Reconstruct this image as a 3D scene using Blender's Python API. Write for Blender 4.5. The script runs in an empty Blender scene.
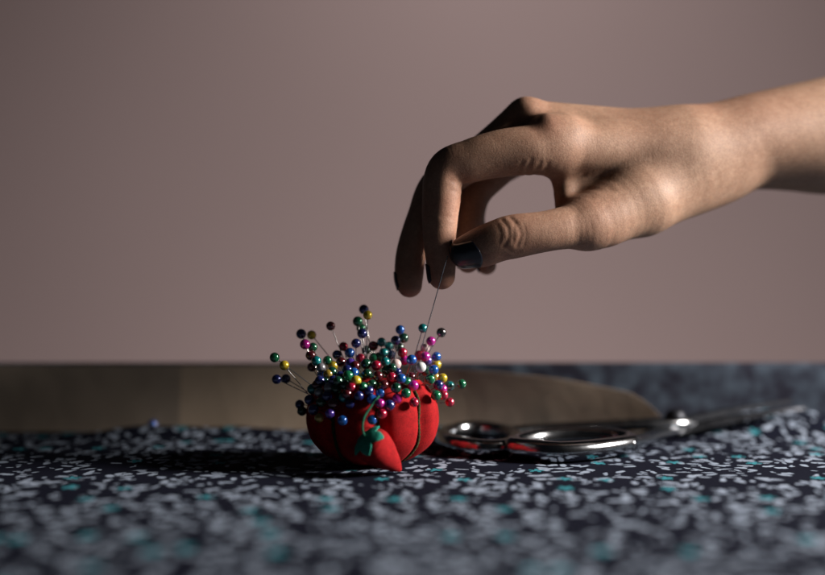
import bpy, bmesh, math, random
import numpy as np
from mathutils import Vector, Matrix, noise

random.seed(7)
S = 0.01                      # modelling is done in centimetres, the scene is in metres
SC = bpy.context.scene
COL = SC.collection
R = math.radians

# ------------------------------------------------------------------ camera
CAM_H, CAM_D, FPX, Y0, X0 = 9.63, 60.0, 1146.0, 280.0, 412.5
cam_d = bpy.data.cameras.new("camera")
cam = bpy.data.objects.new("camera", cam_d)
COL.objects.link(cam)
cam.location = (0, -CAM_D * S, CAM_H * S)
cam.rotation_euler = (R(90), 0, 0)
cam_d.sensor_width = 36.0
cam_d.lens = FPX / 825 * 36.0
cam_d.shift_y = (Y0 - 287.5) / 825
cam_d.clip_start = 0.01
cam_d.clip_end = 50
cam_d.dof.use_dof = True
cam_d.dof.focus_distance = 0.585
cam_d.dof.aperture_fstop = 2.25
cam_d.dof.aperture_blades = 0
SC.camera = cam

# ------------------------------------------------------------------ world, lamps, exposure
w = bpy.data.worlds.new("World")
SC.world = w
w.use_nodes = True
bg = w.node_tree.nodes["Background"]
bg.inputs[0].default_value = (0.75, 0.85, 1.0, 1)
bg.inputs[1].default_value = 0.007
SC.view_settings.view_transform = 'Standard'
SC.view_settings.look = 'None'
SC.view_settings.exposure = 0
SC.view_settings.gamma = 1


def area_lamp(name, loc, target, size, watts, color):
    d = bpy.data.lights.new(name, 'AREA')
    d.shape = 'RECTANGLE' if isinstance(size, tuple) else 'DISK'
    if isinstance(size, tuple):
        d.size, d.size_y = size[0] * S, size[1] * S
    else:
        d.size = size * S
    d.energy = watts
    d.color = color
    o = bpy.data.objects.new(name, d)
    COL.objects.link(o)
    o.location = Vector(loc) * S
    o.rotation_euler = (Vector(target) - Vector(loc)).to_track_quat('-Z', 'Y').to_euler()
    return o


KEY_T = Vector((6, 0, 9))
AZ, EL, KR = R(84), R(22), 95.0
KEY_P = KEY_T + KR * Vector((math.sin(AZ) * math.cos(EL), -math.cos(AZ) * math.cos(EL), math.sin(EL)))
key = area_lamp("key_lamp", KEY_P, KEY_T + Vector((0, -4, 0)), 27, 7.0, (1.0, 0.94, 0.88))
key.data.spread = R(95)      # softbox with a grid
# added background lights, out of view below and above, to brighten the wall
area_lamp("wall_fill_light", (22, 40, -130), (22, 230, 60), (70, 70), 30.5, (1.0, 0.96, 0.95))
up = area_lamp("wall_fill_light", (22, 112, 175), (22, 230, 78), (70, 50), 3.3, (1.0, 0.96, 0.95))
up.data.spread = R(100)

SC.cycles.use_denoising = True
SC.cycles.max_bounces = 6
SC.cycles.diffuse_bounces = 2

# ------------------------------------------------------------------ helpers


def at(px, py, d):
    """the point seen at a place of the picture, d centimetres from the camera"""
    return Vector(((px - X0) / FPX * d, d - CAM_D, CAM_H + (Y0 - py) / FPX * d))


def on_table(px, py, z=0.0):
    return at(px, py, (CAM_H - z) * FPX / (py - Y0))


def tag(o, label=None, cat=None, group=None, kind=None):
    if label: o["label"] = label
    if cat: o["category"] = cat
    if group: o["group"] = group
    if kind: o["kind"] = kind
    return o


def empty(name, loc=(0, 0, 0)):
    o = bpy.data.objects.new(name, None)
    o.empty_display_size = 0.01
    COL.objects.link(o)
    o.location = Vector(loc) * S
    return o


def mesh_obj(name, verts, faces, mat, parent=None, smooth=True, origin=(0, 0, 0)):
    """verts in cm (world); a child is stored relative to its parent's origin"""
    me = bpy.data.meshes.new(name)
    org = Vector(origin)
    me.from_pydata([tuple((Vector(v) - org) * S) for v in verts], [], [tuple(f) for f in faces])
    me.validate()
    me.update()
    bm = bmesh.new(); bm.from_mesh(me)
    bmesh.ops.recalc_face_normals(bm, faces=bm.faces)
    bm.to_mesh(me); bm.free()
    if smooth:
        for p in me.polygons: p.use_smooth = True
    if mat: me.materials.append(mat)
    o = bpy.data.objects.new(name, me)
    COL.objects.link(o)
    if parent is not None:
        o.parent = parent
    else:
        o.location = org * S
    return o


def catmull(pts, n=8, closed=False):
    P = [Vector(p) for p in pts]
    out = []
    m = len(P)
    segs = m if closed else m - 1
    for i in range(segs):
        if closed:
            a, b, c, d = P[(i - 1) % m], P[i], P[(i + 1) % m], P[(i + 2) % m]
        else:
            a, b, c, d = P[max(i - 1, 0)], P[i], P[i + 1], P[min(i + 2, m - 1)]
        for k in range(n):
            t = k / n
            out.append(0.5 * ((2 * b) + (c - a) * t + (2 * a - 5 * b + 4 * c - d) * t * t + (3 * b - 3 * c + d - a) * t ** 3))
    if not closed: out.append(P[-1])
    return out


def sweep(path, radii, seg=12, closed=False, up=(0, 0, 1), power=2.0):
    """tube along path; radii(i/n) -> (sideways, upwards)"""
    V, F = [], []
    n = len(path)
    up = Vector(up)
    for i, p in enumerate(path):
        if closed:
            t = path[(i + 1) % n] - path[i - 1]
        else:
            t = path[min(i + 1, n - 1)] - path[max(i - 1, 0)]
        t.normalize()
        s = t.cross(up)
        if s.length < 1e-4: s = t.cross(Vector((0, 1, 0)))
        s.normalize()
        u = s.cross(t).normalized()
        a, b = radii(i / max(1, (n if closed else n - 1)))
        for k in range(seg):
            q = 2 * math.pi * k / seg
            c_, s_ = math.cos(q), math.sin(q)
            c_ = math.copysign(abs(c_) ** (2 / power), c_)
            s_ = math.copysign(abs(s_) ** (2 / power), s_)
            V.append(p + s * (a * c_) + u * (b * s_))
    rng = n if closed else n - 1
    for i in range(rng):
        for k in range(seg):
            a0 = i * seg + k; a1 = i * seg + (k + 1) % seg
            j = (i + 1) % n
            F.append((a0, a1, j * seg + (k + 1) % seg, j * seg + k))
    if not closed:
        F.append(tuple(range(seg - 1, -1, -1)))
        F.append(tuple(range((n - 1) * seg, n * seg)))
    return V, F


# ------------------------------------------------------------------ materials
class NT:
    def __init__(self, name):
        self.m = bpy.data.materials.new(name)
        self.m.use_nodes = True
        self.t = self.m.node_tree
        self.b = self.t.nodes["Principled BSDF"]
        self.out = self.t.nodes["Material Output"]

    def n(self, kind, **kw):
        x = self.t.nodes.new(kind)
        for k, v in kw.items():
            setattr(x, k, v)
        return x

    def l(self, a, b):
        self.t.links.new(a, b)

    def math(self, op, a, b=None, c=None, clamp=False):
        x = self.n('ShaderNodeMath', operation=op, use_clamp=clamp)
        for i, v in enumerate((a, b, c)):
            if v is None: continue
            if isinstance(v, (int, float)): x.inputs[i].default_value = v
            else: self.l(v, x.inputs[i])
        return x.outputs[0]

    def mix(self, f, a, b, mode='MIX'):
        x = self.n('ShaderNodeMix', data_type='RGBA', blend_type=mode)
        for s, v in ((x.inputs[0], f), (x.inputs[6], a), (x.inputs[7], b)):
            if isinstance(v, (int, float)): s.default_value = v
            elif isinstance(v, tuple): s.default_value = (*v, 1) if len(v) == 3 else v
            else: self.l(v, s)
        return x.outputs[2]

    def noise(self, scale, detail=3, rough=.55, vec=None):
        x = self.n('ShaderNodeTexNoise')
        x.inputs['Scale'].default_value = scale
        x.inputs['Detail'].default_value = detail
        x.inputs['Roughness'].default_value = rough
        if vec is not None: self.l(vec, x.inputs['Vector'])
        return x.outputs['Fac']

    def ramp(self, f, stops):
        x = self.n('ShaderNodeValToRGB')
        e = x.color_ramp.elements
        while len(e) < len(stops): e.new(.5)
        for el, (p, c) in zip(e, stops):
            el.position = p
            el.color = (*c, 1) if isinstance(c, tuple) else (c, c, c, 1)
        self.l(f, x.inputs[0])
        return x.outputs[0]

    def obj(self):
        return self.n('ShaderNodeTexCoord').outputs['Object']

    def bump(self, h, strength, dist, prev=None):
        x = self.n('ShaderNodeBump')
        x.inputs['Strength'].default_value = strength
        x.inputs['Distance'].default_value = dist
        self.l(h, x.inputs['Height'])
        if prev is not None: self.l(prev, x.inputs['Normal'])
        return x.outputs[0]

    def set(self, **kw):
        for k, v in kw.items():
            k = k.replace('_', ' ')
            s = self.b.inputs[k]
            if isinstance(v, (int, float)): s.default_value = v
            elif isinstance(v, tuple): s.default_value = (*v, 1) if len(v) == 3 and s.type == 'RGBA' else v
            else: self.l(v, s)


def mat_wall():
    t = NT("mauve_wall_paint")
    v = t.obj()
    f = t.noise(1.2, 3, .5, v)
    t.set(Base_Color=t.mix(f, (.40, .292, .278), (.45, .33, .318)), Roughness=.85,
          Normal=t.bump(t.noise(160, 2, .5, v), .06, .001))
    return t.m


def felt(name, c1, c2, scale=900, rough=.9, sheen=.35, fuzz=.00012):
    t = NT(name)
    v = t.obj()
    f = t.noise(scale, 3, .7, v)
    g = t.noise(scale * .12, 3, .6, v)
    col = t.mix(t.ramp(t.math('MULTIPLY_ADD', f, .65, t.math('MULTIPLY', g, .35)), [(.36, 0.0), (.62, 1.0)]), c1, c2)
    t.set(Base_Color=col, Roughness=rough, Sheen_Weight=sheen * .25, Sheen_Roughness=.5, Specular_IOR_Level=.2,
          Normal=t.bump(f, .5, fuzz))
    t.b.inputs['Sheen Tint'].default_value = (*c2, 1)
    return t.m


def mat_fabric():
    t = NT("dark_floral_fabric")
    co = t.n('ShaderNodeTexCoord').outputs['UV']
    # wobble so the petals are hand drawn
    wob = t.n('ShaderNodeTexNoise'); wob.inputs['Scale'].default_value = 300; wob.inputs['Detail'].default_value = 2
    t.l(co, wob.inputs['Vector'])
    vm = t.n('ShaderNodeVectorMath', operation='MULTIPLY_ADD')
    t.l(wob.outputs['Color'], vm.inputs[0]); vm.inputs[1].default_value = (.0030, .0030, 0)
    t.l(co, vm.inputs[2])

    fray = t.noise(1900, 2, .6, co)

    def petals(scale, off, length, width, keep):
        mp = t.n('ShaderNodeMapping'); mp.inputs['Location'].default_value = off
        t.l(vm.outputs[0], mp.inputs['Vector'])
        fl = t.n('ShaderNodeVectorMath', operation='MULTIPLY'); t.l(mp.outputs[0], fl.inputs[0]); fl.inputs[1].default_value = (1, 1, 0)
        vo = t.n('ShaderNodeTexVoronoi', voronoi_dimensions='2D', feature='F1')
        vo.inputs['Scale'].default_value = scale
        vo.inputs['Randomness'].default_value = .85
        t.l(fl.outputs[0], vo.inputs['Vector'])
        sub = t.n('ShaderNodeVectorMath', operation='SUBTRACT')
        t.l(fl.outputs[0], sub.inputs[0]); t.l(vo.outputs['Position'], sub.inputs[1])
        sx = t.n('ShaderNodeSeparateXYZ'); t.l(sub.outputs[0], sx.inputs[0])
        sc = t.n('ShaderNodeSeparateColor'); t.l(vo.outputs['Color'], sc.inputs[0])
        an = t.math('MULTIPLY', sc.outputs[0], 6.283)
        ca, sa = t.math('COSINE', an), t.math('SINE', an)
        u = t.math('ADD', t.math('MULTIPLY', sx.outputs[0], ca), t.math('MULTIPLY', sx.outputs[1], sa))
        w_ = t.math('SUBTRACT', t.math('MULTIPLY', sx.outputs[1], ca), t.math('MULTIPLY', sx.outputs[0], sa))
        uu = t.math('DIVIDE', u, length)
        ww = t.math('DIVIDE', w_, t.math('MULTIPLY_ADD', sc.outputs[1], width * .8, width * .6))
        d2 = t.math('ADD', t.math('MULTIPLY', uu, uu), t.math('MULTIPLY', ww, ww))
        cl = t.n('ShaderNodeTexNoise'); cl.inputs['Scale'].default_value = 42; cl.inputs['Detail'].default_value = 2
        t.l(vo.outputs['Position'], cl.inputs['Vector'])
        lim = t.math('MULTIPLY_ADD', cl.outputs['Fac'], 1.9, keep - .96)
        k = t.math('LESS_THAN', sc.outputs[2], lim)
        soft = t.math('SUBTRACT', t.math('MULTIPLY_ADD', fray, 1.1, 1.25), t.math('MULTIPLY', d2, 1.6), clamp=True)
        return t.math('MULTIPLY', soft, k), sc, sx

    p1, c1, _ = petals(128, (0, 0, 0), .0044, .0018, .34)
    p2, c2, _ = petals(112, (.31, .17, 0), .0040, .0017, .26)
    p3, c3, _ = petals(200, (.73, .41, 0), .0020, .0010, .26)
    pet = t.math('MAXIMUM', t.math('MAXIMUM', p1, p2), p3)
    # teal blossoms with five lobes
    vo = t.n('ShaderNodeTexVoronoi', voronoi_dimensions='2D', feature='F1'); vo.inputs['Scale'].default_value = 46
    t.l(vm.outputs[0], vo.inputs['Vector'])
    sub = t.n('ShaderNodeVectorMath', operation='SUBTRACT'); t.l(vm.outputs[0], sub.inputs[0]); t.l(vo.outputs['Position'], sub.inputs[1])
    sx = t.n('ShaderNodeSeparateXYZ'); t.l(sub.outputs[0], sx.inputs[0])
    sc = t.n('ShaderNodeSeparateColor'); t.l(vo.outputs['Color'], sc.inputs[0])
    ang = t.math('ARCTAN2', sx.outputs[1], sx.outputs[0])
    rad = t.math('SQRT', t.math('ADD', t.math('MULTIPLY', sx.outputs[0], sx.outputs[0]), t.math('MULTIPLY', sx.outputs[1], sx.outputs[1])))
    lob = t.math('MULTIPLY_ADD', t.math('COSINE', t.math('MULTIPLY_ADD', ang, 5, t.math('MULTIPLY', sc.outputs[0], 6))), .0014, .0030)
    teal = t.math('MULTIPLY', t.math('LESS_THAN', rad, lob), t.math('LESS_THAN', sc.outputs[1], .30))
    weave = t.noise(2600, 1, .5, co)
    base = t.mix(weave, (.004, .0048, .0105), (.0130, .0145, .027))
    shade = t.mix(t.noise(90, 2, .6, co), (.20, .245, .325), (.43, .495, .61))
    col = t.mix(pet, base, shade)
    col = t.mix(teal, col, t.mix(t.noise(300, 2, .6, co), (.02, .16, .21), (.08, .35, .41)))
    # wave texture threads
    w1 = t.n('ShaderNodeTexWave'); w1.bands_direction = 'X'; w1.inputs['Scale'].default_value = 700; t.l(co, w1.inputs['Vector'])
    w2 = t.n('ShaderNodeTexWave'); w2.bands_direction = 'Y'; w2.inputs['Scale'].default_value = 700; t.l(co, w2.inputs['Vector'])
    th = t.math('ADD', w1.outputs['Fac'], w2.outputs['Fac'])
    t.set(Base_Color=col, Roughness=.95, Specular_IOR_Level=.04,
          Normal=t.bump(t.math('ADD', th, weave), .35, .0003))
    return t.m


def mat_paper(name, c1, c2):
    t = NT(name)
    v = t.obj()
    t.set(Base_Color=t.mix(t.noise(30, 4, .6, v), c1, c2), Roughness=.75, Normal=t.bump(t.noise(25, 3, .5, v), .3, .004))
    return t.m


def mat_pearl(name, c, metallic=.35, rough=.22):
    t = NT(name)
    v = t.obj()
    k = t.noise(500, 2, .5, v)
    t.set(Base_Color=t.mix(k, tuple(x * .85 for x in c), tuple(min(1, x * 1.15) for x in c)), Metallic=metallic, Roughness=rough, Coat_Weight=1.0, Coat_Roughness=.05, Coat_IOR=1.75)
    return t.m


def mat_metal(name, c, rough, metallic=1.0):
    t = NT(name)
    v = t.obj()
    f = t.noise(140, 4, .6, v)
    t.set(Base_Color=t.mix(f, tuple(x * .8 for x in c), c), Metallic=metallic,
          Roughness=t.math('MULTIPLY_ADD', f, rough * .8, rough * .6), Normal=t.bump(t.noise(60, 2, .5, v), .04, .002))
    return t.m


def mat_skin():
    t = NT("skin")
    v = t.obj()
    at_ = t.n('ShaderNodeAttribute'); at_.attribute_name = "flush"
    big = t.noise(55, 3, .6, v)
    fine = t.noise(1050, 2, .6, v)
    mid = t.noise(260, 3, .6, v)
    col = t.mix(big, (.385, .235, .158), (.475, .30, .208))
    col = t.mix(t.math('MULTIPLY', at_.outputs['Fac'], .9), col, (.40, .165, .11))
    mot = t.ramp(mid, [(.35, (.82, .76, .74)), (.65, (1.02, 1.01, 1.0))])
    col = t.mix(.7, col, mot, 'MULTIPLY')
    col = t.mix(.5, col, t.ramp(fine, [(.3, .55), (.7, 1.05)]), 'MULTIPLY')
    vo = t.n('ShaderNodeTexVoronoi', feature='DISTANCE_TO_EDGE'); vo.inputs['Scale'].default_value = 950
    mp = t.n('ShaderNodeMapping'); mp.inputs['Scale'].default_value = (.7, 1, 1.15); mp.inputs['Rotation'].default_value = (0, .5, 0)
    t.l(v, mp.inputs['Vector']); t.l(mp.outputs[0], vo.inputs['Vector'])
    cell = t.ramp(vo.outputs['Distance'], [(0, 0.0), (.18, 1.0)])
    wn = t.n('ShaderNodeTexNoise'); wn.inputs['Scale'].default_value = 420; wn.inputs['Detail'].default_value = 3
    mp2 = t.n('ShaderNodeMapping'); mp2.inputs['Scale'].default_value = (1.6, 1, .45)
    t.l(v, mp2.inputs['Vector']); t.l(mp2.outputs[0], wn.inputs['Vector'])
    nb = t.bump(cell, .14, .0003)
    nb = t.bump(wn.outputs['Fac'], .07, .0006, nb)
    nb = t.bump(fine, .25, .0002, nb)
    t.set(Base_Color=col, Roughness=t.math('MULTIPLY_ADD', mid, .2, .46), Specular_IOR_Level=.28, Normal=nb,
          Subsurface_Weight=.12, Subsurface_Scale=.004)
    t.b.inputs['Subsurface Radius'].default_value = (1.0, .35, .2)
    return t.m


def mat_simple(name, c, rough, coat=0.0, metallic=0.0):
    t = NT(name)
    v = t.obj()
    t.set(Base_Color=t.mix(t.noise(400, 2, .5, v), tuple(x * .8 for x in c), c), Roughness=rough, Coat_Weight=coat, Coat_Roughness=.1, Metallic=metallic)
    return t.m


def mat_mottled(name, c1, c2, scale):
    t = NT(name)
    v = t.obj()
    f = t.ramp(t.noise(scale, 2, .5, v), [(.38, 0.0), (.66, 1.0)])
    t.set(Base_Color=t.mix(f, c1, c2), Roughness=.95, Specular_IOR_Level=.05, Normal=t.bump(t.noise(1500, 1, .5, v), .2, .0002))
    return t.m


M = dict(
    dark_cloth=mat_mottled("dark_blue_cloth", (.028, .028, .042), (.085, .11, .145), 62),
    wall=mat_wall(),
    fabric=mat_fabric(),
    wood=mat_simple("dark_table_wood", (.03, .022, .018), .6),
    red=felt("red_felt", (.17, .003, .004), (.42, .008, .011), 1700, fuzz=.00016),
    green=felt("green_felt", (.006, .05, .028), (.015, .13, .075), 1200),
    teal=felt("strawberry_cap_felt", (.012, .16, .11), (.03, .33, .24), 1200, fuzz=.0003),
    cord=felt("green_cord_yarn", (.018, .022, .008), (.06, .065, .022), 1500),
    paper_a=mat_paper("brown_paper_dark", (.27, .215, .168), (.34, .275, .215)),
    paper_b=mat_paper("brown_paper", (.38, .29, .212), (.46, .355, .262)),
    chrome=mat_metal("chrome", (.37, .38, .40), .17),
    steel=mat_metal("blade_steel", (.055, .057, .065), .5),
    shaft=mat_metal("pin_steel", (.55, .54, .53), .25),
    skin=mat_skin(),
    polish=mat_simple("navy_nail_polish", (.010, .011, .022), .28, .5),
)

PEARLS = {
    'green': (.008, .13, .055), 'dark green': (.006, .05, .028), 'teal': (.004, .16, .17), 'blue': (.010, .085, .34),
    'navy': (.012, .018, .11), 'violet': (.07, .03, .25), 'red': (.34, .008, .035), 'maroon': (.075, .008, .012),
    'magenta': (.42, .015, .24), 'yellow': (.55, .40, .03), 'gold': (.30, .20, .03), 'white': (.78, .74, .70),
    'grey': (.20, .20, .22), 'black': (.012, .012, .013), 'clear': (.50, .38, .37),
}
PEARLS = {k: tuple(min(.8, q * 1.35) for q in v) if k != 'black' else v for k, v in PEARLS.items()}
PM = {k: mat_pearl("pearl_" + k.replace(' ', '_'), v, 0.0 if k in ('white', 'black', 'clear') else .4) for k, v in PEARLS.items()}

# ------------------------------------------------------------------ wall, table, fabric
WALL_Y = 230
o = mesh_obj("wall", [(-260, WALL_Y, -60), (270, WALL_Y, -60), (270, WALL_Y, 110), (-260, WALL_Y, 110),
                      (-260, WALL_Y + 12, -60), (270, WALL_Y + 12, -60), (270, WALL_Y + 12, 110), (-260, WALL_Y + 12, 110)],
             [(0, 1, 2, 3), (7, 6, 5, 4), (0, 4, 5, 1), (3, 2, 6, 7), (0, 3, 7, 4), (1, 5, 6, 2)], M['wall'], smooth=False)
tag(o, kind='structure')
RAIL_Y, RAIL_Z = 13.1, 4.32
V, F = [], []
for cx, cy, cz, sx, sy, sz, bv in ((0, -33, -1.75, 260, 94, 3.0, .4), (0, 13.62, .9, 259, .62, 6.6, .06)):
    tb = bmesh.new()
    bmesh.ops.create_cube(tb, size=1)
    for v in tb.verts:
        v.co = Vector((cx + v.co.x * sx, cy + v.co.y * sy, cz + v.co.z * sz))
    bmesh.ops.bevel(tb, geom=list(tb.edges), offset=bv, segments=2, affect='EDGES')
    F += [[v.index + len(V) for v in f.verts] for f in tb.faces]
    V += [v.co.copy() for v in tb.verts]
    tb.free()
o = mesh_obj("table", V, F, M['wood'], smooth=False)
tag(o, kind='structure')


def smooth(a, b, x):
    t_ = min(1, max(0, (x - a) / (b - a)))
    return t_ * t_ * (3 - 2 * t_)


def cloth_z(x, y):
    z = .07 * noise.noise((x * .16, y * .22, 1.3)) + .03 * noise.noise((x * .5, y * .6, 4.1))
    z += .10 * noise.noise((x * .05, y * .07, 9.7))
    # the fabric is pushed up in a low ridge before the brown paper
    k = 1 - .75 * smooth(2, 9, x)
    yc = 10.4 + 1.2 * noise.noise((x * .09, 2.2, 7.7))
    amp = .50 + .50 * noise.noise((x * .11, 5.5, .3)) + .16 * noise.noise((x * .5, 1.5, .9))
    z += k * amp * math.exp(-((y - yc) / 1.3) ** 2)
    z += 1.15 * smooth(15.5, 23, x) * math.exp(-((y - 12.3) / 2.0) ** 2) * (1 + .35 * noise.noise((x * .3, y * .3, 6.0)))
    # low folds running across the foreground
    z += .16 * noise.noise((x * .07 + 3, y * .12, 2.0)) * smooth(-6, -14, y)
    flat = math.exp(-(((x + 2) / 6) ** 2 + ((y + .5) / 5) ** 2))
    return z * (1 - .9 * flat) + .02


def axis(lo, hi, fine_lo, fine_hi, fine, coarse):
    out, v = [], lo
    while v < hi:
        out.append(v)
        v += fine if fine_lo <= v <= fine_hi else coarse
    out.append(hi)
    return out


xs = axis(-129, 129, -36, 44, .5, 3.0)
ys = axis(-78, 12.3, -26, 20, .4, 1.5)
V = [(x, y, cloth_z(x, y)) for y in ys for x in xs]
nx = len(xs)
arc = list(ys)
for y, z in ((12.7, .10), (12.95, .40), (13.05, .75)):
    arc.append(arc[-1] + .35)
    V += [(x, y, cloth_z(x, 12.3) + z) for x in xs]
ny = len(arc)
F = [(j * nx + i, j * nx + i + 1, (j + 1) * nx + i + 1, (j + 1) * nx + i) for j in range(ny - 1) for i in range(nx - 1)]
cloth = mesh_obj("fabric_cloth", V, F, M['fabric'])
uv = cloth.data.uv_layers.new(name="print")
for lp in cloth.data.loops:
    k = lp.vertex_index
    uv.data[lp.index].uv = (xs[k % nx] * S, arc[k // nx] * S / 1.15)
tag(cloth, "dark navy cotton fabric printed with pale petals and teal blossoms, spread over the table", "fabric")
m = cloth.modifiers.new("thickness", 'SOLIDIFY'); m.thickness = .0006; m.offset = -1


# a plain dark cloth hangs over the low rail at the back
prof_ = ((12.72, .05), (12.8, .4), (12.86, .9), (12.92, 1.6), (12.98, 2.4), (13.03, 3.2), (13.08, 3.9), (13.12, 4.16), (13.2, 4.28), (13.35, RAIL_Z), (13.62, RAIL_Z), (13.9, RAIL_Z - .01), (14.02, 4.22), (14.08, 4.0), (14.1, 3.0), (14.12, 1.5), (14.16, -.5))
V = []
for y, z in prof_:
    wob = smooth(4.2, 3.0, z) * smooth(14, 13.1, y)
    V += [(x, y - wob * (.05 + .14 * noise.noise((x * .22, z * .25, 3.3))), max(z, cloth_z(x, 12.3) + .1) if z < .1 else z) for x in xs]
F = [(j * nx + i, j * nx + i + 1, (j + 1) * nx + i + 1, (j + 1) * nx + i) for j in range(len(prof_) - 1) for i in range(nx - 1)]
o = mesh_obj("dark_cloth", V, F, M['dark_cloth'])
tag(o, "dark slate blue mottled cloth hanging over the low rail along the table's far edge", "cloth")
m = o.modifiers.new("thickness", 'SOLIDIFY'); m.thickness = .0006; m.offset = -1


def leaning(name, x0, x1, top, mat, y0, bend, curl, bottom=.1):
    """sheet of brown paper leaning on the rail; top(x) is its upper edge"""
    V, F, K, N = [], [], 24, int((x1 - x0) / .25)
    for i in range(N + 1):
        x = x0 + (x1 - x0) * i / N
        t_ = max(top(x), bottom + .05)
        for k in range(K + 1):
            z = bottom + (t_ - bottom) * k / K
            y = y0 + .62 * (z / 4.3) + .07 * noise.noise((x * .12, z * .3, 2.0)) - bend(x) * (1 - z / 6) - curl(x) * z
            V.append((x, y, z))
    for i in range(N):
        for k in range(K):
            F.append((i * (K + 1) + k, (i + 1) * (K + 1) + k, (i + 1) * (K + 1) + k + 1, i * (K + 1) + k + 1))
    o = mesh_obj(name, V, F, mat, smooth=False)
    md = o.modifiers.new("thickness", 'SOLIDIFY'); md.thickness = .0004
    return o


pa = leaning("brown_paper", -70, -14.6, lambda x: 4.24, M['paper_a'], 11.95, lambda x: 0, lambda x: 0)
tag(pa, "darker brown paper sheet propped upright at the far left behind the fabric ridge", "paper")


def top_b(x):
    if x < -2: return 4.22
    if x < 8: return 4.22 - .55 * ((x + 2) / 10) ** 2
    return max(.2, 3.67 - .9 * ((x - 8) / 5) ** 1.2 - 1.6 * max(0, (x - 13) / 2.9) ** 2)


pb = leaning("brown_paper", -16.2, 16.2, top_b, M['paper_b'], 12.0, lambda x: .006 * max(0.0, x - 3) ** 2, lambda x: .52 * smooth(-6, 9, x))  # bend and curl are added to turn the right end away from the light
tag(pb, "lighter brown paper sheet with rounded right end, propped up behind the cushion and scissors", "paper")

# ------------------------------------------------------------------ pincushion
CX, CY = at(372, 400, 60).x, 0.2
TR, TH, TZ = 3.58, 2.56, 2.46
NSEG, PHI0 = 8, R(8)       # angle 0 looks at the camera, positive to the right


def tomato_r(u, phi):
    base = max(0.0, 1 - abs(u) ** 2.25) ** (1 / 2.15)
    a = ((phi - PHI0) / (2 * math.pi / NSEG)) % 1.0
    dcord = min(a, 1 - a) * 2          # 0 at the cord, 1 mid panel
    dent = .13 * math.exp(-(dcord / .30) ** 2) + .035 * math.exp(-(dcord / .7) ** 2)
    return TR * base * (1 - dent * (1 - .5 * abs(u)))


def tomato_pt(u, phi, off=0.0):
    r = tomato_r(u, phi) + off
    z = TZ + u * TH
    if u > .80: z -= .55 * ((u - .80) / .20) ** 2
    z = max(z, .05 + .0 * r)
    return Vector((CX + r * math.sin(phi), CY - r * math.cos(phi), z))


cush = empty("pincushion", (CX, CY, 0))
tag(cush, "plump red tomato shaped pincushion bristling with coloured ball pins", "pincushion")
NU, NP = 64, 192
V, F = [], []
for i in range(NU + 1):
    u = math.sin(math.pi * (i / NU - .5))
    for k in range(NP):
        phi = 2 * math.pi * k / NP
        p = tomato_pt(u, phi)
        q = p + (p - Vector((CX, CY, TZ))).normalized() * .035 * noise.noise(p * 1.1)
        V.append(Vector((q.x, q.y, max(q.z, .04))))
for i in range(NU):
    for k in range(NP):
        F.append((i * NP + k, i * NP + (k + 1) % NP, (i + 1) * NP + (k + 1) % NP, (i + 1) * NP + k))
F.append(tuple(range(NP))); F.append(tuple(range(NU * NP, NU * NP + NP)))
mesh_obj("body", V, F, M['red'], cush, origin=(CX, CY, 0))
for k in range(NSEG):
    phi = PHI0 + k * 2 * math.pi / NSEG
    path = [tomato_pt(math.sin(math.pi * (j / 40 - .5)), phi + .02 * math.sin(j * .5 + k), .05) for j in range(3, 41)]
    V, F = [], []
    for s_ in (0, 1):
        # two plies twisted round each other
        tw = []
        for j, p in enumerate(catmull(path, 4)):
            a = j * .8 + s_ * math.pi
            rad = Vector((math.sin(phi), -math.cos(phi), 0)); tan = Vector((math.cos(phi), math.sin(phi), 0))
            tw.append(p + (rad * math.cos(a) + tan * math.sin(a)) * .042)
        v_, f_ = sweep(tw, lambda t_: (.06, .06), 6)
        F += [[i + len(V) for i in f] for f in f_]
        V += v_
    mesh_obj("cord", V, F, M['cord'], cush, origin=(CX, CY, 0))


def calyx(n, reach, wide, base_u, off, thick):
    """felt star lying over the crown of the cushion"""
    V, F = [], []
    for k in range(n):
        ph = PHI0 + (k + .5) * 2 * math.pi / n
        rows = 14
        b = len(V)
        for i in range(rows + 1):
            t_ = i / rows
            u = 1 - (1 - base_u) * t_ * (reach if k % 2 else reach * .8)
            half = wide * (1 - t_) ** .7 * (.4 + .6 * math.sin(math.pi * min(1, t_ * 1.2 + .25)))
            for j in range(-3, 4):
                pp = tomato_pt(max(-1, u), ph + half * j / 3, off + .12 * t_ * t_ + .03 * math.cos(j))
                V.append(pp)
        for i in range(rows):
            for j in range(6):
                F.append((b + i * 7 + j, b + i * 7 + j + 1, b + (i + 1) * 7 + j + 1, b + (i + 1) * 7 + j))
    o = mesh_obj("leaf_cap", V, F, M['green'], cush, origin=(CX, CY, 0))
    md = o.modifiers.new("thickness", 'SOLIDIFY'); md.thickness = thick * S; md.offset = 1
    return o


calyx(8, 1.0, .28, .80, .05, .09)

# ------------------------------------------------------------------ strawberry emery
tip = on_table(401, 471, .16)
top = at(366, 439, 55.7)
ax = (top - tip)
L = ax.length
ax.normalize()
e1 = ax.cross(Vector((0, 0, 1))).normalized()
e2 = ax.cross(e1)
straw = empty("strawberry_charm", tip)
tag(straw, "small red felt strawberry with teal leaf cap leaning on the cushion front", "strawberry")
prof = [(0, .03), (.02, .12), (.08, .26), (.2, .46), (.35, .68), (.5, .87), (.65, 1.0), (.78, 1.05), (.88, .99), (.95, .80), (1.0, .42), (1.015, .05)]


def prof_r(t_):
    for (a, ra), (b, rb) in zip(prof, prof[1:]):
        if a <= t_ <= b: return ra + (rb - ra) * smooth(0, 1, (t_ - a) / (b - a)) if False else ra + (rb - ra) * (t_ - a) / (b - a)
    return prof[-1][1]


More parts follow.
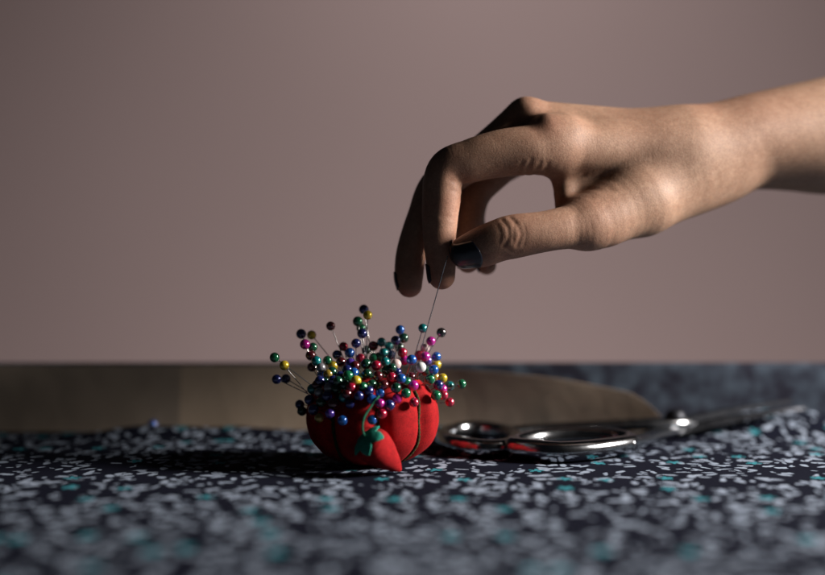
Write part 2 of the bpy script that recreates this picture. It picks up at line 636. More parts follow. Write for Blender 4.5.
SR = .86
V, F = [], []
ts = [i / 46 * 1.015 for i in range(47)]
for t_ in ts:
    for k in range(40):
        a = 2 * math.pi * k / 40
        r = SR * prof_r(t_) * (1 + .02 * math.sin(3 * a))
        p = tip + ax * (t_ * L) + e1 * (r * math.cos(a)) + e2 * (r * math.sin(a))
        p += Vector((1, 1, 1)) * .02 * noise.noise(p * 2.1)
        p.z = max(p.z, .05)
        V.append(p)
for i in range(46):
    for k in range(40):
        F.append((i * 40 + k, i * 40 + (k + 1) % 40, (i + 1) * 40 + (k + 1) % 40, (i + 1) * 40 + k))
F += [tuple(range(40)), tuple(range(46 * 40, 47 * 40))]
mesh_obj("body", V, F, M['red'], straw, origin=tip)
V, F = [], []
NK = 80
for i in range(13):
    f_ = i / 12
    for k in range(NK):
        a = 2 * math.pi * k / NK
        z_ = abs(((a * 5 / (2 * math.pi) + .15) % 1) - .5) * 2      # 1 at a leaf tip
        low = .975 - .10 * z_ ** 1.4
        t_ = 1.03 + (low - 1.03) * f_
        r = SR * prof_r(min(t_, 1.0)) * (1 if t_ <= 1.0 else max(.02, 1 - (t_ - 1) / .03)) + .05 + .03 * f_ * z_
        p = tip + ax * (t_ * L) + e1 * (r * math.cos(a)) + e2 * (r * math.sin(a))
        V.append(p)
for i in range(12):
    for k in range(NK):
        F.append((i * NK + k, i * NK + (k + 1) % NK, (i + 1) * NK + (k + 1) % NK, (i + 1) * NK + k))
F.append(tuple(range(NK)))
o = mesh_obj("leaf_cap", V, F, M['teal'], straw, origin=tip)
md = o.modifiers.new("thickness", 'SOLIDIFY'); md.thickness = .07 * S; md.offset = 1
pts = [top + ax * .05, at(362.5, 429, 55.7), at(364, 418, 55.8), at(370, 408, 56.1), at(379, 396, 56.6)]
v_, f_ = sweep(catmull(pts, 10), lambda t_: (.058 + .01 * math.sin(t_ * 120), .058 + .01 * math.sin(t_ * 120)), 10)
mesh_obj("cord", v_, f_, M['green'], straw, origin=tip)

# ------------------------------------------------------------------ scissors
SZ = .12
piv = Vector((15.9, 9.4, .75))
scis = empty("scissors", (piv.x, piv.y, 0))
tag(scis, "long chrome dressmaking shears lying on the fabric behind the cushion", "scissors")
ORG = (piv.x, piv.y, 0)


def bow(loop, shank, zc, wide, tall):
    V, F = sweep(catmull(loop, 10, True), lambda t_: (wide * (1 + .18 * math.sin(2 * math.pi * t_)), tall * (1 + .12 * math.cos(2 * math.pi * t_))), 16, True, power=2.4)
    path = catmull(shank, 8)
    v_, f_ = sweep(path, lambda t_: (.46 + .34 * t_, .40 - .10 * t_), 14, power=2.6)
    F += [[i + len(V) for i in f] for f in f_]
    V += v_
    return V, F


# near, right-hand bow
z1 = .60
loop1 = [(5.4, 1.7, z1), (6.7, .4, z1), (7.9, .15, z1), (9.9, 1.05, z1 + .05), (12.0, 2.9, z1 + .1), (11.2, 4.2, z1 + .2), (9.0, 4.4, z1 + .2), (6.8, 3.6, z1 + .1)]
V, F = bow(loop1, [(11.6, 2.2, z1 + .05), (13.0, 4.8, z1), (14.4, 7.4, z1 - .05), (15.9, 9.4, .55), (16.9, 10.6, .45)], z1, .50, .56)
mesh_obj("handle", V, F, M['chrome'], scis, origin=ORG)
z2 = .55
loop2 = [(1.75, 5.2, z2), (2.4, 3.0, z2), (4.0, 1.9, z2 - .04), (5.3, 2.9, z2 - .02), (5.9, 5.4, z2 + .05), (5.2, 7.6, z2 + .15), (3.7, 8.2, z2 + .2), (2.3, 7.2, z2 + .1)]
V, F = bow(loop2, [(5.4, 7.0, z2 + .12), (7.8, 7.9, z2 + .2), (11.0, 8.3, z2 + .35), (14.0, 8.8, 1.0), (15.9, 9.4, .98), (17.2, 10.5, .85)], z2, .46, .50)
mesh_obj("handle", V, F, M['chrome'], scis, origin=ORG)


def blade(a, b, wide, thick, side):
    a, b = Vector(a), Vector(b)
    d = (b - a); n = d.cross(Vector((0, 0, 1))).normalized()
    V, F = [], []
    K = 30
    for i in range(K + 1):
        t_ = i / K
        p = a + d * t_
        wd = wide * (1 - t_ ** 1.6) + .05
        th = thick * (1 - .6 * t_)
        bow_ = .12 * math.sin(math.pi * t_)
        V += [p + n * (-wd * .5 * side) + Vector((0, 0, th + bow_)), p + n * (wd * .1 * side) + Vector((0, 0, th + bow_)),
              p + n * (wd * .5 * side) + Vector((0, 0, .02 + bow_)), p + n * (-wd * .5 * side) + Vector((0, 0, bow_))]
    for i in range(K):
        for k in range(4):
            F.append((i * 4 + k, i * 4 + (k + 1) % 4, (i + 1) * 4 + (k + 1) % 4, (i + 1) * 4 + k))
    F += [(0, 1, 2, 3), (K * 4 + 3, K * 4 + 2, K * 4 + 1, K * 4)]
    return V, F


V, F = blade((15.6, 9.2, .30), (24.6, 11.6, 1.55), 1.5, .42, 1)
mesh_obj("blade", V, F, M['steel'], scis, smooth=False, origin=ORG)
V, F = blade((15.4, 9.5, .74), (23.9, 12.1, 1.95), 1.4, .40, -1)
mesh_obj("blade", V, F, M['steel'], scis, smooth=False, origin=ORG)
V, F = sweep([piv + Vector((0, 0, .3 + h_)) for h_ in (0, .35, .45, .6, .68, .72)], lambda t_: (.62 if t_ < .25 else (.55 if t_ < .5 else .5 * math.sqrt(max(.03, 1 - ((t_ - .4) / .6) ** 2))),) * 2, 24, up=(0, 1, 0))
mesh_obj("pivot_screw", V, F, M['steel'], scis, origin=ORG)

# ------------------------------------------------------------------ pins
PIN_L, HEAD_R = 3.4, .262


def pin_meshes():
    bm = bmesh.new()
    bmesh.ops.create_uvsphere(bm, u_segments=24, v_segments=16, radius=HEAD_R)
    V = [v.co + Vector((0, 0, PIN_L)) for v in bm.verts]
    F = [[v.index for v in f.verts] for f in bm.faces]
    bm.free()
    hv, hf = V, F
    sv, sf = sweep([Vector((0, 0, z_)) for z_ in (0, .25, PIN_L * .5, PIN_L - .2, PIN_L - HEAD_R * .6)],
                   lambda t_: (.003, .003) if t_ == 0 else (.027, .027), 8, up=(0, 1, 0))
    return hv, hf, sv, sf


HV, HF, SV, SF = pin_meshes()
HEADS = {}


def pin_proto(colour):
    """first pin of a colour, with its head and its shaft"""
    root = empty("ball_head_pin")
    h_ = mesh_obj("head", HV, HF, PM[colour], root)
    s_ = mesh_obj("shaft", SV, SF, M['shaft'], root)
    return root, h_, s_


def place_pin(colour, head, direction, scale=1.0):
    """head: centre of the ball in cm; direction: unit vector from tip to head"""
    if colour not in HEADS:
        HEADS[colour] = pin_proto(colour)
        root = HEADS[colour][0]
    else:
        src, h_, s_ = HEADS[colour]
        root = src.copy(); COL.objects.link(root)
        for c in (h_, s_):
            d = c.copy(); COL.objects.link(d); d.parent = root
    q = direction.to_track_quat('Z', 'Y')
    root.rotation_mode = 'QUATERNION'
    root.rotation_quaternion = q
    root.location = (head - direction * PIN_L * scale) * S
    root.scale = (scale,) * 3
    root["group"] = "ball-headed pins stuck in the cushion"
    root["category"] = "pin"
    return root


# colour, place in the picture, optionally where the shaft enters the cushion, optionally depth (cm behind the cushion's middle)
PINS = [
    ('green', 274.6, 357.4, 310, 384, -.3), ('yellow', 284.3, 365.4, 303, 388, -1.0), ('navy', 276.7, 379.2, 306, 393, .2), ('navy', 286, 378.7, 308, 392, .8),
    ('navy', 301.2, 333.9, 318, 368, .6), ('yellow', 311.6, 335, 332, 360, 1.2), ('magenta', 305, 344.3, 318, 372, -.4), ('green', 312.9, 347.2, 324, 370, .2),
    ('maroon', 310.8, 355.3, 322, 378, -.2), ('teal', 316.3, 361, 326, 384, -1.2), ('green', 327.6, 360.4), ('grey', 321, 367.7, 323, 384, -1.6), ('blue', 322, 374.5),
    ('maroon', 312, 367, 322, 384, .6), ('grey', 328.8, 387.6), ('grey', 319, 392.2), ('teal', 312.5, 389), ('navy', 309.3, 399.8), ('navy', 299.8, 404.4, 312, 406, .6),
    ('dark green', 302, 411, 314, 412, .5), ('navy', 313.5, 409.6), ('gold', 319.4, 417.9), ('violet', 329.9, 413.5), ('blue', 342.4, 420.5), ('teal', 343.4, 397.5),
    ('gold', 328.3, 374.2), ('yellow', 333, 365.8), ('navy', 337, 354.8, 343, 372, .2),
    ('maroon', 330.7, 326, 345, 362, .3), ('red', 343.5, 346.6, 348, 366, .6), ('navy', 356, 343.3, 356, 366, .1), ('blue', 349.7, 352.8), ('red', 360.4, 358.2), ('green', 374, 358.2),
    ('navy', 363.8, 309.4, 372, 358, .9), ('yellow', 367.8, 315.1, 366, 366, -.4), ('green', 357.8, 321.4, 364, 362, .8), ('green', 361.2, 328.2, 366, 362, 1.4), ('navy', 362.2, 333.4, 366, 362, .3),
    ('teal', 381.5, 342.2, 380, 364, .6), ('maroon', 373.2, 346, 373, 366, .6), ('teal', 383.8, 353), ('teal', 385.2, 362), ('teal', 389, 346, 386, 364, 1.0),
    ('navy', 395.6, 340.4, 390, 364, .2), ('blue', 400.1, 329.7, 394, 362, .4), ('dark green', 403.5, 338, 398, 362, 1.0), ('dark green', 399.5, 347.5, 396, 364, 1.2), ('red', 402.4, 352.5, 398, 368, -.2),
    ('magenta', 404.5, 360), ('teal', 422.8, 328.2, 411, 368, -.2), ('black', 441.3, 332.5, 424, 360, .5), ('magenta', 430.9, 341.2, 420, 366, .2), ('clear', 424.9, 348, 416, 368, .6),
    ('red', 419, 355.4, 412, 372, .4), ('magenta', 425.2, 356.6, 416, 374, -.2), ('blue', 411.6, 359.8, 406, 376, -1.2), ('clear', 396.2, 364.2), ('white', 421, 367.2, 412, 386, -2.2),
    ('violet', 427.2, 360.6, 418, 378, .2), ('blue', 436.3, 356.6, 424, 376, .3), ('yellow', 436.4, 364.6, 424, 380, .8), ('blue', 433.7, 369.8, 417, 392, -1.4), ('green', 430, 379.2, 421, 388, -1.4),
    ('yellow', 442.6, 378.2, 428, 386, -.6), ('gold', 434.6, 377, 426, 386, .2), ('navy', 438.4, 385, 428, 392, -.8), ('magenta', 442.3, 389.2, 430, 394, -.3), ('teal', 449.6, 386, 430, 392, .2),
    ('green', 461.5, 384, 432, 394, -.2), ('red', 443.4, 395, 430, 400, -.6), ('green', 436.2, 395.6, 426, 399, -1.5), ('red', 449.8, 402.2, 432, 404, -.2),
    ('magenta', 413.4, 385.5), ('blue', 401, 378.6), ('green', 406.3, 381.6), ('red', 391.5, 377.3), ('green', 405.9, 393.4), ('magenta', 397.2, 398.4), ('navy', 389.4, 405.2), ('red', 414, 402.4),
    ('magenta', 380, 403.6), ('blue', 380.4, 393), ('blue', 371.8, 399.5), ('red', 382, 413.8), ('blue', 372.2, 419.7, 375, 425, None), ('magenta', 380, 437),
    ('red', 376.3, 365.6), ('dark green', 386.8, 370), ('violet', 350.3, 363.4), ('navy', 347.3, 370), ('blue', 353.8, 373), ('green', 348, 375.8), ('yellow', 356, 380.8),
    ('red', 351.3, 387.8), ('green', 362.8, 386.8), ('navy', 358.8, 396), ('dark green', 367, 374), ('dark green', 338, 381), ('maroon', 378, 376), ('dark green', 396, 388),
    ('maroon', 341, 362), ('dark green', 366.5, 350, 368, 366, 1.2), ('navy', 391, 355, 388, 368, .9),
    ('dark green', 345, 385), ('navy', 333, 380), ('dark green', 325, 381), ('maroon', 355, 366), ('dark green', 366, 364), ('dark green', 372, 384.5), ('maroon', 384, 385), ('navy', 369, 391), ('navy', 327, 396), ('dark green', 336, 389), ('maroon', 317, 385), ('dark green', 332, 372), ('navy', 340, 376), ('maroon', 347, 394), ('dark green', 392, 368), ('navy', 397, 372), ('dark green', 379, 357), ('maroon', 411, 377), ('dark green', 426, 371), ('navy', 320, 381), ('dark green', 321, 402), ('maroon', 333, 404), ('navy', 350, 404),
]
CEN = Vector((CX, CY, TZ))


def inflated_hit(px, py, grow):
    """where the ray through a picture place meets the cushion grown by some centimetres"""
    o_ = Vector((0, -CAM_D, CAM_H)); d_ = (at(px, py, 60) - o_).normalized()
    rad = Vector((TR + grow - .12, TR + grow - .12, TH + grow))
    oo = Vector(((o_ - CEN).x / rad.x, (o_ - CEN).y / rad.y, (o_ - CEN).z / rad.z))
    dd = Vector((d_.x / rad.x, d_.y / rad.y, d_.z / rad.z))
    a, b, c = dd.dot(dd), 2 * oo.dot(dd), oo.dot(oo) - 1
    D_ = b * b - 4 * a * c
    if D_ < 0: return None
    return o_ + d_ * ((-b - math.sqrt(D_)) / (2 * a))


def zone(x, y):
    if x < 295: return "jutting out far left"
    if y < 350:
        if x < 320: return "in the upper left cluster"
        if x < 350: return "at the crown's left"
        if x < 376: return "in the tall middle tuft"
        if x < 412: return "on the crown right of centre"
        return "high at upper right"
    if y < 384:
        if x < 345: return "on the left shoulder"
        if x < 390: return "amid the crowd"
        if x < 428: return "on the right shoulder"
        return "at the right edge"
    if x < 345: return "low on shadowed left"
    if x < 388: return "low above the strawberry"
    if x < 428: return "on the lit front"
    return "low at the right edge"


placed = []
prng = random.Random(11)
for P in PINS:
    c, px, py = P[:3]
    grow = prng.uniform(.30, .75)
    if len(P) > 3 and P[5] is not None:
        head = at(px, py, CAM_D + CY + P[5])
        entry = at(P[3], P[4], CAM_D + CY + P[5] * .45)
    else:
        head = inflated_hit(px, py, grow)
        if head is None: head = at(px, py, CAM_D + CY)
        if len(P) > 3:
            entry = inflated_hit(P[3], P[4], .0) or CEN
        else:
            jit = Vector((prng.uniform(-.5, .5), prng.uniform(-.3, .6), prng.uniform(-.3, .5)))
            entry = CEN.lerp(head, .35) + jit
    d = (head - entry).normalized()
    ob = place_pin(c, head, d, prng.uniform(.93, 1.06))
    placed.append((ob, c, px, py))


def rels(i, lim=15):
    _, _, x, y = placed[i]
    out = []
    for j, (_, c2, x2, y2) in enumerate(placed):
        if j == i: continue
        dx, dy = x - x2, y - y2
        r = math.hypot(dx, dy)
        if r > lim: continue
        if abs(dx) > abs(dy): w_ = "right of" if dx > 0 else "left of"
        else: w_ = "below" if dy > 0 else "above"
        out.append((r, w_, c2))
    out.sort()
    return out


ALLREL = [rels(i) for i in range(len(placed))]
WIDE = [set((w_, c2) for _, w_, c2 in rels(i, 19)) for i in range(len(placed))]
ORD = ['first', 'second', 'third', 'fourth', 'fifth', 'sixth', 'seventh', 'eighth']
used = set()
for i, (ob, c, x, y) in enumerate(placed):
    z_ = zone(x, y)
    same = [j for j, q in enumerate(placed) if q[1] == c and zone(q[2], q[3]) == z_]
    art = 'pearl' if c in ('white', 'grey', 'clear') else 'glossy'
    lab = None
    if len(same) == 1:
        lab = f"only {art} {c} ball-headed pin {z_}"
    else:
        for _, w_, c2 in ALLREL[i]:
            if c2 == c: continue
            if not any((w_, c2) in WIDE[j] for j in same if j != i):
                lab = f"{art} {c} ball pin {z_}, just {w_} a {c2} one"
                break
        if lab is None:
            lst = sorted(same, key=lambda j: placed[j][2])
            k = lst.index(i)
            n = len(lst)
            pos = "leftmost" if k == 0 else "rightmost" if k == n - 1 else ORD[k] + " from left"
            lab = f"{art} {c} ball pin {z_}, {pos} of {n}"
    ob["label"] = lab
    assert lab not in used, lab
    used.add(lab)

lone_head = at(152.5, 424.5, 71.2)
lone = place_pin('blue', lone_head, Vector((.35, -.93, .07)).normalized())
lone.scale = (1.15,) * 3
lone.location = (lone_head - Vector((.35, -.93, .07)).normalized() * PIN_L * 1.15) * S
lone["label"] = "blue ball-headed pin lying alone on the brown paper at far left"
del lone["group"]

# ------------------------------------------------------------------ the hand
SPX = CAM_D / FPX
TURN = .30


def J(px, py, z, r):
    z = z + TURN * max(0.0, px - 540) + .08 * max(0.0, px - 680)      # the forearm comes from a little further back
    k = (CAM_D + z * SPX) / CAM_D
    return np.array([X0 + (px - X0) * k, Y0 + (py - Y0) * k, z, r * k], dtype=np.float64)


def cone(P, a, b):
    """distance to a tapered capsule (round ends)"""
    pa = P - a[:3]
    ba = b[:3] - a[:3]
    l2 = ba @ ba
    t_ = np.clip((pa @ ba) / l2, 0, 1)
    return np.linalg.norm(pa - t_[:, None] * ba, axis=1) - (a[3] + t_ * (b[3] - a[3]))


def smin(a, b, k):
    h_ = np.maximum(k - np.abs(a - b), 0) / k
    return np.minimum(a, b) - h_ * h_ * k * .25


def chain(P, js, k=5):
    """smooth tapering tube through the joints, measured only near it"""
    js = np.asarray(js)
    key_ = js.tobytes()
    if key_ not in CH:
        n_ = len(js)
        out = []
        for i in range(n_ - 1):
            a, b, c, d_ = js[max(i - 1, 0)], js[i], js[i + 1], js[min(i + 2, n_ - 1)]
            for t_ in (0, .125, .25, .375, .5, .625, .75, .875):
                out.append(.5 * (2 * b + (c - a) * t_ + (2 * a - 5 * b + 4 * c - d_) * t_ ** 2 + (3 * b - 3 * c + d_ - a) * t_ ** 3))
        out.append(js[-1])
        CH[key_] = np.array(out)
    js = CH[key_]
    d = np.full(len(P), 60.0)
    lo_ = (js[:, :3] - js[:, 3:]).min(0) - 34
    hi_ = (js[:, :3] + js[:, 3:]).max(0) + 34
    q = np.nonzero(((P > lo_) & (P < hi_)).all(1))[0]
    if len(q):
        Q = P[q]
        e = cone(Q, js[0], js[1])
        for a, b in zip(js[1:], js[2:]):
            e = np.minimum(e, cone(Q, a, b))
        d[q] = e
    return d


CH = {}


IDX = [J(554, 148, 3, 26.5), J(532, 150, -1, 25.2), J(500, 153.5, -4, 23.6), J(472, 160.5, -6, 21.8), J(446.5, 171, -6, 20), J(441, 204, -6, 19), J(439.5, 238, -6, 16.4), J(441, 262, -6, 15.0), J(441.5, 276, -6, 13.6)]
MID = [J(526, 119, 34, 21.5), J(484, 153, 32, 19), J(440, 184, 30, 18.5), J(424, 216, 26, 16.5), J(412, 250, 22, 15.2), J(409, 274, 18, 14.5), J(409.5, 285, 16, 12.6)]
RNG = [J(536, 130, 64, 20), J(505, 162, 62, 18), J(477, 190, 58, 16.5), J(470, 216, 52, 14), J(466, 240, 46, 13), J(468, 262, 40, 11)]
PNK = [J(560, 146, 92, 18), J(518, 160, 92, 15.5), J(482, 186, 88, 14), J(473, 216, 82, 12), J(478, 240, 76, 11.2), J(486.5, 265, 70, 9.8)]
THB = [J(636, 201, 0, 31), J(586, 222, -19, 24), J(550, 230.5, -25, 20.5), J(516, 236, -26, 22), J(500, 240, -27, 21.2), J(482, 247, -25, 20.2), J(466, 252, -22, 16.5)]

BODY = [
    (J(554, 149, 3, 24.5), J(676, 150, 16, 34)),
    (J(528, 121, 34, 21), J(676, 142, 30, 29)),
    (J(540, 131, 64, 19), J(685, 152, 46, 29)),
    (J(562, 147, 92, 17), J(690, 157, 60, 28)),
    (J(616, 162, 32, 30), J(672, 164, 24, 38)),
    (J(590, 221, -16, 23), J(636, 200, 2, 33)),
    (J(636, 200, 2, 33), J(714, 166, 22, 33)),
    (J(561, 168, 15, 10), J(566, 207, 6, 11)),
    (J(576, 168, 24, 15), J(590, 202, 14, 15)),
    (J(650, 199, 8, 29), J(722, 170, 30, 27)),
]
ARM = np.array([  # place along the arm, middle height, half height, depth of the middle, half depth
    (585, 166, 18, 34, 16), (620, 162, 30, 33, 30), (655, 159, 42, 32, 48), (684, 157, 47.5, 32, 52.5), (704, 154, 49, 32, 54.5), (745, 141.5, 47, 33, 58), (785, 138, 52, 35, 62),
    (825, 136, 59, 37, 67), (900, 126, 66, 42, 76), (1000, 112, 73, 46, 82), (1120, 96, 79, 50, 88), (1200, 86, 80, 52, 90)])
_px = np.linspace(585, 1200, 440)


def _spl(col):
    f = np.interp(_px, ARM[:, 0], ARM[:, col])
    ker = np.hanning(41); ker /= ker.sum()
    return np.convolve(np.pad(f, 20, mode='edge'), ker, 'valid')


ARMT = np.array([[*J(x_, y_, z_, 1.0)[:3], h_, d_] for x_, y_, h_, z_, d_ in zip(_px, _spl(1), _spl(2), _spl(3), _spl(4))])
ARMT[:, 3:] *= ((CAM_D + ARMT[:, 2] * SPX) / CAM_D)[:, None]


def arm_sdf(P):
    x = np.clip(P[:, 0], ARMT[8, 0], ARMT[-60, 0])
    cy, cz, a, b = (np.interp(x, ARMT[:, 0], ARMT[:, k]) for k in (1, 2, 3, 4))
    q = np.sqrt(((P[:, 1] - cy) / a) ** 2 + ((P[:, 2] - cz) / b) ** 2)
    d = (q - 1) * np.minimum(a, b)
    e = np.abs(P[:, 0] - x)
    return np.where(e > 0, np.hypot(np.maximum(d, -30) + 30, e) - 30, d)


BUMPS = [  # knuckles, pads, tendons: added softly
    (J(548, 128, -4, 11), J(564, 130, -4, 11), 26),
    (J(588, 229, -22, 10), J(606, 226, -19, 10), 34),
]
CREASE = [  # drawn folds of the skin: places in the picture, width, depth
    ([(501, 221), (506, 229), (507, 238), (502, 247)], 1.9, 1.5),
    ([(509, 219), (516, 227), (519, 236), (515, 246)], 2.0, 1.6),
    ([(513, 224), (511, 233), (511, 243)], 1.5, 1.0),
    ([(496, 226), (499, 236), (497, 244)], 1.6, .7),
    ([(521, 226), (524, 236), (521, 246)], 1.8, .9),
    ([(506, 250), (512, 254), (518, 252)], 1.6, .8),
    ([(463, 188), (456, 182), (449, 180)], 2.0, 1.3),
    ([(461, 195), (455, 191), (450, 190)], 1.8, .9),
    ([(452, 219), (446, 216), (441, 217)], 1.8, .9),
    ([(518, 178), (519, 170), (522, 162)], 2.0, 1.2),
    ([(527, 178), (528, 168), (531, 160)], 2.0, 1.4),
    ([(536, 179), (537, 170), (540, 162)], 2.0, 1.3),
    ([(545, 180), (546, 170), (548, 163)], 2.0, 1.1),
    ([(553, 200), (570, 193), (590, 189), (608, 191)], 4.0, 1.3),
    ([(556, 188), (572, 181), (586, 174)], 2.6, 1.4),
    ([(560, 206), (576, 200), (590, 198)], 2.4, 1.1),
    ([(574, 214), (571, 226), (574, 238)], 5.0, 1.0),
    ([(700, 176), (704, 186), (702, 198)], 3.5, .5),
    ([(712, 172), (716, 184), (714, 196)], 3.5, .4),
]


def seg2(P, pts):
    x, y = P[:, 0], P[:, 1]
    best = np.full(len(P), 1e9)
    for (ax_, ay), (bx, by) in zip(pts, pts[1:]):
        dx, dy = bx - ax_, by - ay
        t_ = np.clip(((x - ax_) * dx + (y - ay) * dy) / (dx * dx + dy * dy), 0, 1)
        best = np.minimum(best, np.hypot(x - ax_ - t_ * dx, y - ay - t_ * dy))
    return best


def hand_sdf(P, detail=True):
    b = None
    for a, c in BODY:
        e = cone(P, a, c)
        b = e if b is None else smin(b, e, 18)
    arm = arm_sdf(P)
    b = smin(b, arm, 26)
    for a, c, k in BUMPS:
        b = smin(b, cone(P, a, c), k)
    d = b
    th = smin(chain(P, THB, 5), b, 12)
    ix = smin(chain(P, IDX, 4), b, 9)
    d = np.minimum(th, ix)
    for f in (MID, RNG, PNK):
        d = np.minimum(d, smin(chain(P, f, 4), b, 8))
    # a slight weld where the fingers lie on each other
    if detail:
        front = 1 / (1 + np.exp((P[:, 2] - TURN * np.maximum(0, P[:, 0] - 540) - .08 * np.maximum(0, P[:, 0] - 680) - 14) / 3))
        for pts, wd, dep in CREASE:
            q = seg2(P, [tuple(J(x, y, -22, 1)[:2]) for x, y in pts])
            d = d + front * dep * .36 * np.exp(-(q / wd) ** 2)
        x, y, z = P[:, 0], P[:, 1], P[:, 2]
        d = d + .13 * np.sin(x * .11 + 1.3 * np.sin(y * .07 + z * .05)) * np.sin(y * .13 + .8 * np.sin(z * .09)) * np.cos(z * .10 + x * .03)
    return d


def build_hand(h=1.5):
    lo = np.array([380.0, 40.0, -100.0]); hi = np.array([1235.0, 312.0, 440.0])
    n = ((hi - lo) / h).astype(int) + 1
    cs = 5
    nc = n // cs + 2
    g = np.stack(np.meshgrid(*[np.arange(k) * cs * h + lo[i] for i, k in enumerate(nc)], indexing='ij'), -1).reshape(-1, 3)
    dc = hand_sdf(g, False).reshape(nc)
    D = np.empty(n, dtype=np.float32)
    ix = [np.minimum(np.arange(n[i]) / cs, nc[i] - 1.001) for i in range(3)]
    near = (np.abs(dc) < cs * h * 1.9)
    i0 = [np.round(ix[i]).astype(int) for i in range(3)]
    D[:] = dc[np.ix_(*i0)]
    band = near[np.ix_(*i0)]
    idx = np.argwhere(band)
    for s in range(0, len(idx), 400000):
        q = idx[s:s + 400000]
        D[q[:, 0], q[:, 1], q[:, 2]] = hand_sdf(q * h + lo)
    # surface nets
    ins = D < 0
    c = np.zeros(tuple(n - 1), dtype=np.uint8)
    for a in (0, 1):
        for b_ in (0, 1):
            for e in (0, 1):
                c += ins[a:n[0] - 1 + a, b_:n[1] - 1 + b_, e:n[2] - 1 + e]
    cells = np.argwhere((c > 0) & (c < 8))
    vid = np.full(tuple(n - 1), -1, dtype=np.int64)
    vid[cells[:, 0], cells[:, 1], cells[:, 2]] = np.arange(len(cells))
    acc = np.zeros((len(cells), 3)); cnt = np.zeros(len(cells))
    corners = [np.array(q) for q in ((0, 0, 0), (1, 0, 0), (0, 1, 0), (1, 1, 0), (0, 0, 1), (1, 0, 1), (0, 1, 1), (1, 1, 1))]
    for i in range(8):
        for j in range(i + 1, 8):
            if np.abs(corners[i] - corners[j]).sum() != 1: continue
            p, q = cells + corners[i], cells + corners[j]
            da = D[p[:, 0], p[:, 1], p[:, 2]]; db = D[q[:, 0], q[:, 1], q[:, 2]]
            mk = (da < 0) != (db < 0)
            t_ = np.where(mk, da / np.where(mk, da - db, 1), 0)
            pos = p + t_[:, None] * (corners[j] - corners[i])
            acc[mk] += pos[mk]; cnt[mk] += 1
    verts = acc / cnt[:, None] * h + lo
    faces = []
    for axn in range(3):
        u, v = [k for k in range(3) if k != axn]
        s0 = [slice(None)] * 3; s1 = [slice(None)] * 3
        s0[axn] = slice(0, n[axn] - 1); s1[axn] = slice(1, n[axn])
        A, B = ins[tuple(s0)], ins[tuple(s1)]
        e = np.argwhere(A != B)
        e = e[(e[:, u] > 0) & (e[:, v] > 0) & (e[:, u] < n[u] - 1) & (e[:, v] < n[v] - 1)]
        def cell(du, dv):
            q = e.copy(); q[:, u] += du; q[:, v] += dv
            return vid[q[:, 0], q[:, 1], q[:, 2]]
        f = np.stack([cell(-1, -1), cell(0, -1), cell(0, 0), cell(-1, 0)], 1)
        flip = A[e[:, 0], e[:, 1], e[:, 2]]
        if axn == 1: flip = ~flip
        f[~flip] = f[~flip][:, ::-1]
        faces.append(f)
    faces = np.concatenate(faces)
    faces = faces[(faces >= 0).all(1)]
    for _ in range(2):
        e = .4
        d = hand_sdf(verts)
        gr = np.stack([hand_sdf(verts + np.eye(3)[k] * e) - hand_sdf(verts - np.eye(3)[k] * e) for k in range(3)], 1) / (2 * e)
        gl = np.maximum(np.linalg.norm(gr, axis=1), .3)
        verts = verts - np.clip(d / gl, -h, h)[:, None] * gr / gl[:, None]
    # one pass of relaxation
    nv = len(verts)
    acc = np.zeros_like(verts); cn = np.zeros(nv)
    for a in range(4):
        for b_ in ((a + 1) % 4, (a + 3) % 4):
            np.add.at(acc, faces[:, a], verts[faces[:, b_]]); np.add.at(cn, faces[:, a], 1)
    verts = verts * .6 + .4 * acc / np.maximum(cn, 1)[:, None]
    return verts, faces


def to_cm(P):
    P = np.asarray(P)
    return np.stack([(P[:, 0] - X0) * SPX, P[:, 2] * SPX, CAM_H + (Y0 - P[:, 1]) * SPX], 1)


hv, hf = build_hand()
ho = np.array([(560 - X0) * SPX, 0, CAM_H + (Y0 - 160) * SPX])
me = bpy.data.meshes.new("person")
cm = (to_cm(hv) - ho) * S
me.vertices.add(len(cm)); me.vertices.foreach_set("co", cm.astype(np.float32).ravel())
me.loops.add(len(hf) * 4); me.loops.foreach_set("vertex_index", hf.astype(np.int32).ravel())
me.polygons.add(len(hf)); me.polygons.foreach_set("loop_start", np.arange(0, len(hf) * 4, 4, dtype=np.int32))
me.update(calc_edges=True)
me.validate()
bm = bmesh.new(); bm.from_mesh(me); bmesh.ops.recalc_face_normals(bm, faces=bm.faces); bm.to_mesh(me); bm.free()
me.polygons.foreach_set("use_smooth", np.ones(len(me.polygons), dtype=bool))
# redder skin on knuckles, finger ends and folds
fl = np.zeros(len(hv))
for ch, wts in ((IDX, (.35, .3, .25, .3, .65, .75, .65, .85, .95)), (MID, (.5, .4, .6, .6, .7, .9, .9)), (RNG, (.5,) * 6), (PNK, (.5,) * 6), (THB, (.0, .45, .35, .55, .5, .6, .7))):
    for j_, w_ in zip(ch, wts):
        fl = np.maximum(fl, w_ * np.exp(-(np.linalg.norm(hv - j_[:3], axis=1) / (j_[3] * 1.5)) ** 2))
for x_, y_, z_, rr, w_ in ((548, 124, -20, 22, .5), (700, 112, 20, 34, .45), (640, 118, 0, 50, .2), (740, 110, 10, 60, .3)):
    fl = np.maximum(fl, w_ * np.exp(-(np.linalg.norm(hv - J(x_, y_, z_, 1)[:3], axis=1) / rr) ** 2))
att = me.attributes.new("flush", 'FLOAT', 'POINT')
att.data.foreach_set("value", fl.astype(np.float32))
me.materials.append(M['skin'])
person = bpy.data.objects.new("person", me)
COL.objects.link(person)
person.location = Vector(ho) * S
tag(person, "right hand and bare forearm with dark navy nail polish, pinching a thin needle", "person")


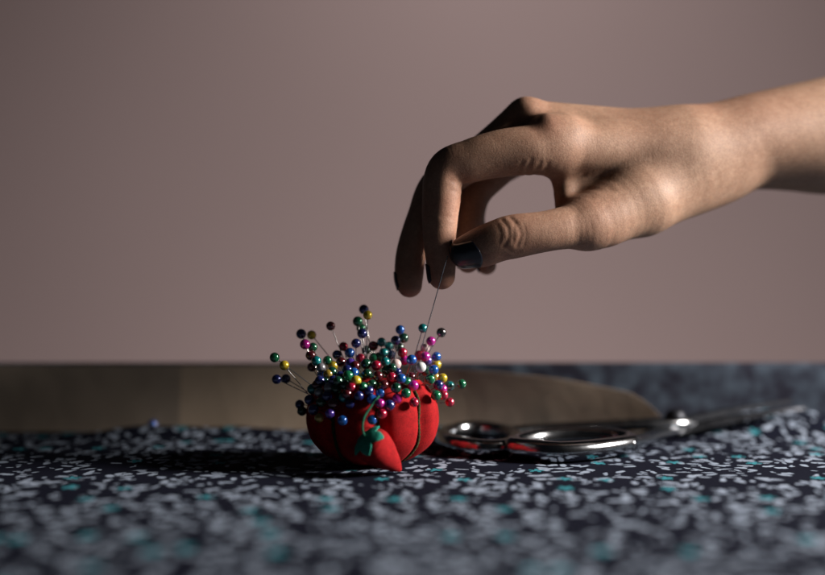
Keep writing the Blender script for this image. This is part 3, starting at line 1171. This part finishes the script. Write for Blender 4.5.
def nail(ch, i1, i0, normal, length, width, fwd):
    """a nail plate laid on the finger: rays along -normal find the skin"""
    a, b = ch[i1][:3], ch[i0][:3]
    axv = (a - b) / np.linalg.norm(a - b)
    n_ = np.array(normal, float); n_ -= axv * (n_ @ axv); n_ /= np.linalg.norm(n_)
    sd = np.cross(axv, n_)
    NU_, NV_ = 16, 14
    pts, lay = [], []
    for i in range(NU_ + 1):
        for k in range(NV_ + 1):
            u = i / NU_; v = k / NV_ * 2 - 1
            wd = width * (1 - .10 * u)
            # rounded cuticle and rounded free edge
            x_ = length * (u - .5)
            x_ += (.16 * length * v * v) * (1 - u) - (.14 * length * v * v) * u
            pts.append(a + axv * (fwd + x_) + sd * (v * wd) + n_ * 40)
            lay.append((u, v))
    P = np.array(pts)
    for _ in range(60):
        P = P - n_ * np.clip(chain(P, ch, 5) * .7, -2, 6)[:, None]
    # keep the plate's own curvature: lift, more in the middle, free edge stands proud
    for m_, (u, v) in enumerate(lay):
        P[m_] += n_ * (.15 + .45 * (1 - v * v) + .2 * u)
    V = [Vector(q) for q in (to_cm(P) - 0)]
    F = [(i * (NV_ + 1) + k, i * (NV_ + 1) + k + 1, (i + 1) * (NV_ + 1) + k + 1, (i + 1) * (NV_ + 1) + k) for i in range(NU_) for k in range(NV_)]
    o_ = mesh_obj("fingernail", V, F, M['polish'], person, origin=ho)
    md_ = o_.modifiers.new("thickness", 'SOLIDIFY'); md_.thickness = .0005; md_.offset = 0
    return o_


nail(THB, 6, 3, (-.15, .42, -.9), 30, 14.5, 1)
nail(IDX, 8, 6, (-1, .0, -.05), 20, 8.5, -3)
nail(MID, 6, 4, (-1, .05, .0), 19, 8.0, -3)
nail(RNG, 5, 3, (-1, 0, .1), 18, 7.5, -2)
nail(PNK, 5, 3, (-1, .1, .1), 16, 6.5, -2)

# ------------------------------------------------------------------ the needle in the fingers
a = at(447.5, 256, CAM_D - 1.8)
b = at(417.5, 362, CAM_D + .3)
d = (a - b).normalized()
pth = [b + d * ((a - b).length * k / 12) for k in range(13)]
V, F = sweep(pth, lambda t_: (.006, .006) if t_ == 0 else (.026, .026), 8, up=(0, 1, 0))
o = mesh_obj("sewing_needle", V, F, M['shaft'], origin=b)
tag(o, "long thin steel needle held by the fingertips, slanting down into the pins", "needle")
